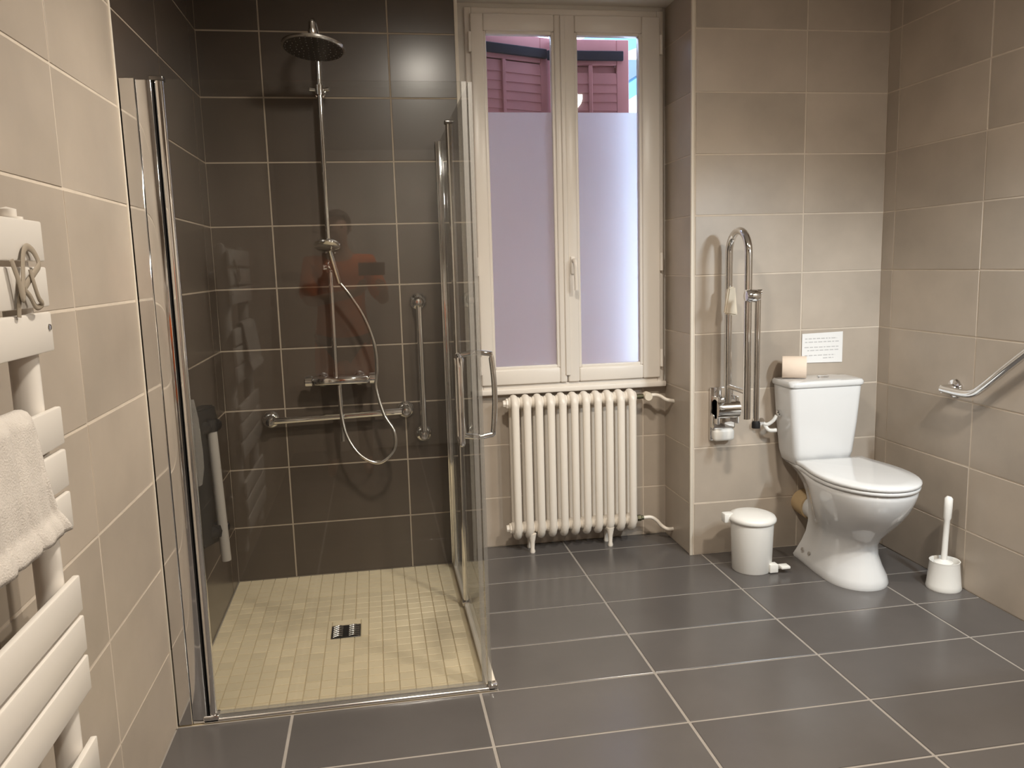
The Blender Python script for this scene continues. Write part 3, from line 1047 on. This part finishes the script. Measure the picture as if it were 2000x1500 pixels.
# ------------------------------------------------------------------ pedal bin
bn = thing('pedal_bin', 'small round white plastic pedal bin left of the toilet', 'bin', (2.150, -.372, 0))
BX, BY = 2.150, -.372
lathe('bucket', M_PLAS, [(.0, 0), (.078, 0), (.081, .004), (.088, .20), (.089, .214), (.0, .214)], (BX, BY, 0), 'Z', 40, parent=bn)
bl = lathe('lid', M_PLAS, [(.0, 0), (.095, 0), (.098, .004), (.098, .012), (.092, .022), (.07, .030), (.0, .034)], (BX, BY, .216), Vector((.02, -.03, 1)), 40, parent=bn)
bm = bmesh.new()
bm_box(bm, BX - .118, BX - .075, BY + .01, BY + .05, .205, .245, .006)
finish(bm, 'hinge_lug', M_PLAS, bl, smooth=True)
bm = bmesh.new()
bm_loft(bm, [[(BX + .06, BY - .040, .012), (BX + .075, BY - .055, .012), (BX + .075, BY - .055, .020), (BX + .06, BY - .040, .020)], [(BX + .105, BY - .062, .022), (BX + .112, BY - .085, .022), (BX + .112, BY - .085, .032), (BX + .105, BY - .062, .032)]])
bm_box(bm, BX + .088, BX + .128, BY - .095, BY - .055, .022, .034, .004)
finish(bm, 'pedal', M_PLAS, bn, smooth=True)
bm = bmesh.new()
bm_box(bm, BX + .045, BX + .082, BY - .078, BY - .045, .004, .040, .003)
finish(bm, 'pedal_recess', M_PLAS, bn, smooth=True)

# ------------------------------------------------------------------ toilet brush
tb = thing('toilet_brush', 'white toilet brush standing in its pot by the right wall', 'toilet brush', (2.779, -.735, 0))
QX, QY = 2.779, -.735
bm = bmesh.new()
bm_lathe(bm, [(.0, .003), (.058, .003), (.062, .0), (.0645, .006), (.062, .02), (.054, .105), (.0555, .113), (.052, .113), (.049, .104), (.045, .03), (.0, .03)], (QX, QY, 0), 'Z', 36, cap=False)
finish(bm, 'pot', M_PLAS, tb, smooth=True)
tube('handle', M_PLAS, [(QX - .006, QY, .04), (QX - .004, QY, .12), (QX - .002, QY, .20), (QX + .001, QY, .275), (QX + .0015, QY, .285), (QX + .003, QY, .33), (QX + .004, QY, .362), (QX + .006, QY, .370)], [.012, .0115, .011, .011, .0145, .0155, .015, .008], 14, parent=tb)
lathe('brush_head', M_PLAS, [(.0, 0), (.03, .005), (.036, .03), (.034, .075), (.012, .085)], (QX - .005, QY, .032), 'Z', 24, parent=tb)

# ------------------------------------------------------------------ towel radiator on the left wall
tw = thing('towel_radiator', 'white flat-slat towel radiator on the beige left wall', 'towel radiator', (.06, -2.25, .2))
SX0, SX1 = .088, .100
SY1, SY0 = -1.995, -2.50
slat_ref = None
k = 0
for top in (1.394, 1.088, .790, .488):
    for j in range(3):
        z1 = top - j * .0735
        z0 = z1 - .0645
        bm = bmesh.new()
        bm_box(bm, SX0, SX1, SY0, SY1, z0, z1, .003, 2)
        finish(bm, 'slat', M_TOWRAD, tw, smooth=True)
for yy in (SY1 - .036, SY0 + .036):
    tube('upright', M_TOWRAD, [(.064, yy, .20), (.064, yy, 1.400)], .022, 20, parent=tw)
    lathe('bleed_cap', M_TOWRAD, [(.012, 0), (.014, .004), (.014, .014), (.0, .018)], (.064, yy, 1.398), 'Z', 14, parent=tw)
for zz in (1.30, .40):
    for yy in (SY1 - .10, SY0 + .10):
        tube('wall_bracket', M_TOWRAD, [(.004, yy, zz), (.09, yy, zz)], .011, 12, parent=tw)
for xx, zz in ((SX1, 1.222),):
    lathe('screw_head', M_CHROME, [(.006, 0), (.005, .002), (.0, .003)], (xx, SY1 - .014, zz), Vector((1, 0, 0)), 10, parent=tw)

# towel draped over the second bank of slats
bm = bmesh.new()
NU, NV = 60, 44
grid = []
for i in range(NU + 1):
    u = i / NU
    row = []
    for j in range(NV + 1):
        v = j / NV
        # arc length down the front from the back of the top slat
        s = -.10 + v * .305
        spread = max(0, min(1, (s - .10) / .10))
        y_r = -2.150 + .034 * spread ** 1.2 - .006 * math.sin(9 * v)
        y = -2.42 + (y_r + 2.42) * u
        fold = .006 * math.sin(u * 12 + 1.6 * v) + .0018 * math.sin(u * 31 + 1.3) * (.3 + v)
        if s < -.02:
            x, z = .082, 1.094 + (s + .02)
        elif s < .02:
            a = (s + .02) / .04 * math.pi
            x, z = .0955 - .0135 * math.cos(a), 1.094 + .012 * math.sin(a)
        else:
            x = .109 + .010 * min(1, (s - .02) / .1) + abs(fold) + .005 * spread
            z = 1.094 - (s - .02)
            if s > .17:
                x += .009 * math.sin(min(1, (s - .17) / .06) * math.pi)
        row.append(bm.verts.new((x, y, z)))
    grid.append(row)
for i in range(NU):
    for j in range(NV):
        bm.faces.new((grid[i][j], grid[i + 1][j], grid[i + 1][j + 1], grid[i][j + 1]))
to_ = finish(bm, 'towel', M_TOWEL, None, smooth=True, angle=180)
sm = to_.modifiers.new('thick', 'SOLIDIFY')
sm.thickness = .006
sm.offset = 0
tag(to_, 'white towel draped over the middle slats of the towel radiator', 'towel')
# taupe strap looped on the top slats
XS = .108
pa = [(-2.145, 1.33), (-2.135, 1.298), (-2.128, 1.272), (-2.112, 1.300), (-2.095, 1.335), (-2.078, 1.350), (-2.060, 1.345), (-2.052, 1.325), (-2.075, 1.312), (-2.100, 1.296), (-2.125, 1.272), (-2.130, 1.245)]
pb = [(-2.092, 1.316), (-2.090, 1.295), (-2.078, 1.272), (-2.060, 1.262), (-2.078, 1.258), (-2.095, 1.275), (-2.118, 1.286)]
bm = bmesh.new()
bm_tube(bm, spline([(XS + .004 * math.sin(i), y, z) for i, (y, z) in enumerate(pa)], 6), .0062, 10, flat=(1, .35), up=Vector((1, 0, 0)))
bm_tube(bm, spline([(XS + .004 + .003 * math.sin(i), y, z) for i, (y, z) in enumerate(pb)], 6), .005, 10, flat=(1, .45), up=Vector((1, 0, 0)))
tag(finish(bm, 'fabric_strap', M_STRAP, None, smooth=True), 'taupe fabric strap looped over the top slats of the towel radiator', 'strap')


# ------------------------------------------------------------------ lamps
def aim(o, d):
    o.rotation_euler = Vector(d).to_track_quat('-Z', 'Y').to_euler()


def lamp(name, kind, loc, power, col, parent, d=(0, 0, -1), size=.05, cone=140, blend=.6):
    l = bpy.data.lights.new(name, kind)
    l.energy = power
    l.color = col
    l.shadow_soft_size = size
    if kind == 'SPOT':
        l.spot_size = math.radians(cone)
        l.spot_blend = blend
    o = bpy.data.objects.new(name, l)
    COL.objects.link(o)
    o.parent = parent
    o.location = Vector(loc) - parent.location
    aim(o, d)
    return o


def downlight(label, loc, power, col, d=(0, 0, -1), cone=150, blend=.7, size=.085):
    x, y = loc
    t = thing('ceiling_spotlight', label, 'lamp', (x, y, ZC))
    bm = bmesh.new()
    bm_lathe(bm, [(.034, -.002), (.036, -.012), (.050, -.012), (.052, -.006), (.052, -.001)], (x, y, ZC), 'Z', 28, cap=False)
    finish(bm, 'bezel', M_CHROMES, t, smooth=True)
    bm = bmesh.new()
    bm_lathe(bm, [(.0, -.004), (.034, -.004)], (x, y, ZC), 'Z', 24, cap=False)
    finish(bm, 'lamp_glass', M_BULB, t)
    lamp('lamp_light', 'SPOT', (x, y, ZC - .02), power, col, t, d, size, cone, blend)
    return t


downlight('round recessed ceiling spotlight near the shower', (.98, -1.72), P_SHOWER, WARM, (-.12, .30, -1), cone=142, blend=1.0)
downlight('round recessed ceiling spotlight over the middle of the room', (2.16, -2.42), P_ROOM, WARM, (0, .2, -1), cone=166, blend=1.0)
downlight('round recessed ceiling spotlight over the left rear of the room', (1.05, -3.7), P_REAR, WARM)

# mirror lamp and washbasin on the right wall (just out of the picture)
VY = -2.10
LZ, LX = 1.74, XR - .17
vl = thing('mirror_lamp', 'chrome mirror lamp with three spotlights on the right wall', 'lamp', (XR, VY, LZ))
box('back_bar', M_CHROME, XR - .03, XR - .004, VY - .30, VY + .30, LZ + .04, LZ + .08, .005, parent=vl)
dv = Vector((-.14, 1, -.78)).normalized()
for k in (-1, 0, 1):
    yy = VY + k * .2
    hp_ = Vector((LX, yy, LZ))
    tube('lamp_arm', M_CHROME, [(XR - .02, yy, LZ + .06), (XR - .10, yy, LZ + .065), hp_ + Vector((0, 0, .055)), hp_ + Vector((0, 0, .02))], .007, 10, parent=vl, smooth_path=5)
    lathe('spot_shade', M_CHROME, [(.012, -.035), (.022, -.03), (.030, 0), (.034, .03), (.031, .03), (.027, .0)], hp_, dv, 20, parent=vl)
    lathe('bulb', M_BULB, [(.0, .010), (.026, .010), (.0, .013)], hp_, dv, 16, parent=vl)
    lamp('lamp_light', 'SPOT', hp_ + dv * .036, P_VANITY / 3, NEUT, vl, dv, .03, 84, .85)
wb = thing('washbasin', 'white wall-hung washbasin on the right wall', 'washbasin', (XR - .25, VY, .8))
bm = bmesh.new()
bm_loft(bm, [rrect(XR - .24, VY, .16, .18, .68, .06), rrect(XR - .25, VY, .23, .27, .76, .06), rrect(XR - .25, VY, .245, .30, .80, .06), rrect(XR - .25, VY, .245, .30, .84, .06), rrect(XR - .26, VY, .19, .24, .838, .06), rrect(XR - .26, VY, .12, .15, .73, .06)])
finish(bm, 'basin', M_CER, wb, smooth=True, angle=40)
tube('tap', M_CHROME, [(XR - .05, VY, .84), (XR - .05, VY, .95), (XR - .08, VY, .975), (XR - .16, VY, .96), (XR - .17, VY, .94)], .012, 12, parent=wb, smooth_path=5)
tube('waste_trap', M_CHROME, [(XR - .25, VY, .68), (XR - .25, VY, .52), (XR - .20, VY, .48), (XR - .15, VY, .52), (XR - .08, VY, .54), (XR - .004, VY, .54)], .018, 12, parent=wb, smooth_path=5)


# ------------------------------------------------------------------ the photographer behind the camera (seen only as a reflection in the tiles and glass)
PO = Vector((.43, -3.95, 0))
pe = thing('person', 'person in an orange top holding up a phone, reflected in the shower tiles', 'person', PO)
pe.scale = (.95, 1, .95)
M_SHIRT = mat('orange_cotton', (.80, .17, .035), .85)
M_TROUS = mat('dark_cloth', (.06, .045, .045), .85)
M_HAIR = mat('dark_hair', (.03, .02, .015), .6)


def skin_mesh(name, m, J, E, root, parent, sub=2):
    me = bpy.data.meshes.new(name)
    keys = list(J)
    me.from_pydata([J[k][0] for k in keys], [(keys.index(a), keys.index(b)) for a, b in E], [])
    me.materials.append(m)
    o = bpy.data.objects.new(name, me)
    COL.objects.link(o)
    o.parent = parent
    md = o.modifiers.new('skin', 'SKIN')
    md.use_smooth_shade = True
    for i, k in enumerate(keys):
        r = J[k][1]
        me.skin_vertices[0].data[i].radius = r if isinstance(r, tuple) else (r, r)
        me.skin_vertices[0].data[i].use_root = (k == root)
    sb = o.modifiers.new('sub', 'SUBSURF')
    sb.levels = sub
    sb.render_levels = sub
    return o


J = {'pelvis': ((0, 0, .95), (.15, .11)), 'belly': ((0, .01, 1.10), (.14, .10)), 'chest': ((0, .01, 1.29), (.16, .11)), 'collar': ((0, 0, 1.43), (.10, .08)), 'neck': ((0, .015, 1.50), (.055, .058)),
     'jaw': ((0, .045, 1.57), (.062, .070)), 'skull': ((0, .03, 1.65), (.078, .095)), 'crown': ((0, .015, 1.72), (.05, .06))}
E_ = [('pelvis', 'belly'), ('belly', 'chest'), ('chest', 'collar'), ('collar', 'neck'), ('neck', 'jaw'), ('jaw', 'skull'), ('skull', 'crown')]
for s_, n_ in ((-1, 'l'), (1, 'r')):
    wx = .20 + s_ * .075
    J.update({n_ + 'sh': ((s_ * .175, -.01, 1.41), .062), n_ + 'el': ((s_ * .24 + .03, .10, 1.17), .042), n_ + 'wr': ((wx, .33, 1.235), .027), n_ + 'pa': ((wx - s_ * .008, .385, 1.265), (.030, .016)),
              n_ + 'hip': ((s_ * .095, 0, .88), .088), n_ + 'kn': ((s_ * .105, .02, .49), .056), n_ + 'an': ((s_ * .11, -.03, .09), .038), n_ + 'to': ((s_ * .125, .11, .04), (.042, .03))})
    E_ += [('collar', n_ + 'sh'), (n_ + 'sh', n_ + 'el'), (n_ + 'el', n_ + 'wr'), (n_ + 'wr', n_ + 'pa'), ('pelvis', n_ + 'hip'), (n_ + 'hip', n_ + 'kn'), (n_ + 'kn', n_ + 'an'), (n_ + 'an', n_ + 'to')]
    for f_ in range(4):
        ln = (.032, .037, .035, .028)[f_]
        bx, bz = wx - s_ * .012, 1.248 + f_ * .018
        J[n_ + 'f%da' % f_] = ((bx, .415, bz), .0085)
        J[n_ + 'f%db' % f_] = ((bx - s_ * ln * .5, .415 + ln * .75, bz + .004), .008)
        J[n_ + 'f%dc' % f_] = ((bx - s_ * ln * 1.1, .418 + ln * .9, bz + .006), .007)
        E_ += [(n_ + 'pa', n_ + 'f%da' % f_), (n_ + 'f%da' % f_, n_ + 'f%db' % f_), (n_ + 'f%db' % f_, n_ + 'f%dc' % f_)]
    J[n_ + 'ta'] = ((wx - s_ * .03, .375, 1.285), .010)
    J[n_ + 'tb'] = ((wx - s_ * .048, .405, 1.300), .0085)
    E_ += [(n_ + 'pa', n_ + 'ta'), (n_ + 'ta', n_ + 'tb')]
skin_mesh('body', M_SKIN, J, E_, 'pelvis', pe)


def grow(keys, extra):
    return {k: (J[k][0], tuple(r + extra for r in (J[k][1] if isinstance(J[k][1], tuple) else (J[k][1], J[k][1])))) for k in keys}


JS = grow(['pelvis', 'belly', 'chest', 'collar', 'lsh', 'lel', 'rsh', 'rel', 'lhip', 'rhip'], .020)
for k_, q_ in (('lhip', -1), ('rhip', 1)):
    JS[k_ + '2'] = ((q_ * .085, .01, .62), (.13, .12))
skin_mesh('top', M_SHIRT, JS, [('pelvis', 'lhip'), ('lhip', 'lhip2'), ('pelvis', 'rhip'), ('rhip', 'rhip2'), ('pelvis', 'belly'), ('belly', 'chest'), ('chest', 'collar'), ('collar', 'lsh'), ('lsh', 'lel'), ('collar', 'rsh'), ('rsh', 'rel')], 'pelvis', pe)
JT = grow(['pelvis', 'lhip', 'lkn', 'lan', 'rhip', 'rkn', 'ran'], .007)
skin_mesh('trousers', M_TROUS, JT, [('pelvis', 'lhip'), ('lhip', 'lkn'), ('lkn', 'lan'), ('pelvis', 'rhip'), ('rhip', 'rkn'), ('rkn', 'ran')], 'pelvis', pe)
bm = bmesh.new()
bmesh.ops.create_uvsphere(bm, u_segments=24, v_segments=16, radius=1)
for v in bm.verts:
    v.co = Vector((v.co.x * .092, v.co.y * .112 - .008, v.co.z * .095))
bmesh.ops.delete(bm, geom=[f for f in bm.faces if f.calc_center_median().y > .03 and f.calc_center_median().z < .045 or f.calc_center_median().z < -.06], context='FACES')
hr = finish(bm, 'hair', M_HAIR, None, smooth=True, angle=180)
hr.parent = pe
hr.location = (0, .03, 1.665)
bm = bmesh.new()
bm_lathe(bm, [(.0, 0), (.010, .004), (.013, .02), (.006, .045), (.0, .05)], (0, .128, 1.600), 'Z', 12)
for s_ in (-1, 1):
    bm_lathe(bm, [(.0, -.004), (.014, -.003), (.018, .004), (.0, .008)], (s_ * .082, .03, 1.63), Vector((s_, -.3, 0)), 14)
ns = finish(bm, 'nose_and_ears', M_SKIN, None, smooth=True)
ns.parent = pe
bm = bmesh.new()
for s_ in (-1, 1):
    bm_lathe(bm, [(.0, -.006), (.008, -.003), (.008, .003), (.0, .006)], (s_ * .032, .118, 1.640), Vector((0, 1, 0)), 12)
ey = finish(bm, 'eyes', M_BLACK, None, smooth=True)
ey.parent = pe
ph = box('phone', M_BLACK, -.075, .075, -.004, .004, -.037, .037, .003)
ph.rotation_euler = FW.to_track_quat('Y', 'Z').to_euler()
ph.location = CC - FW * .022
tag(ph, 'black phone held up by the person in the orange top', 'phone')
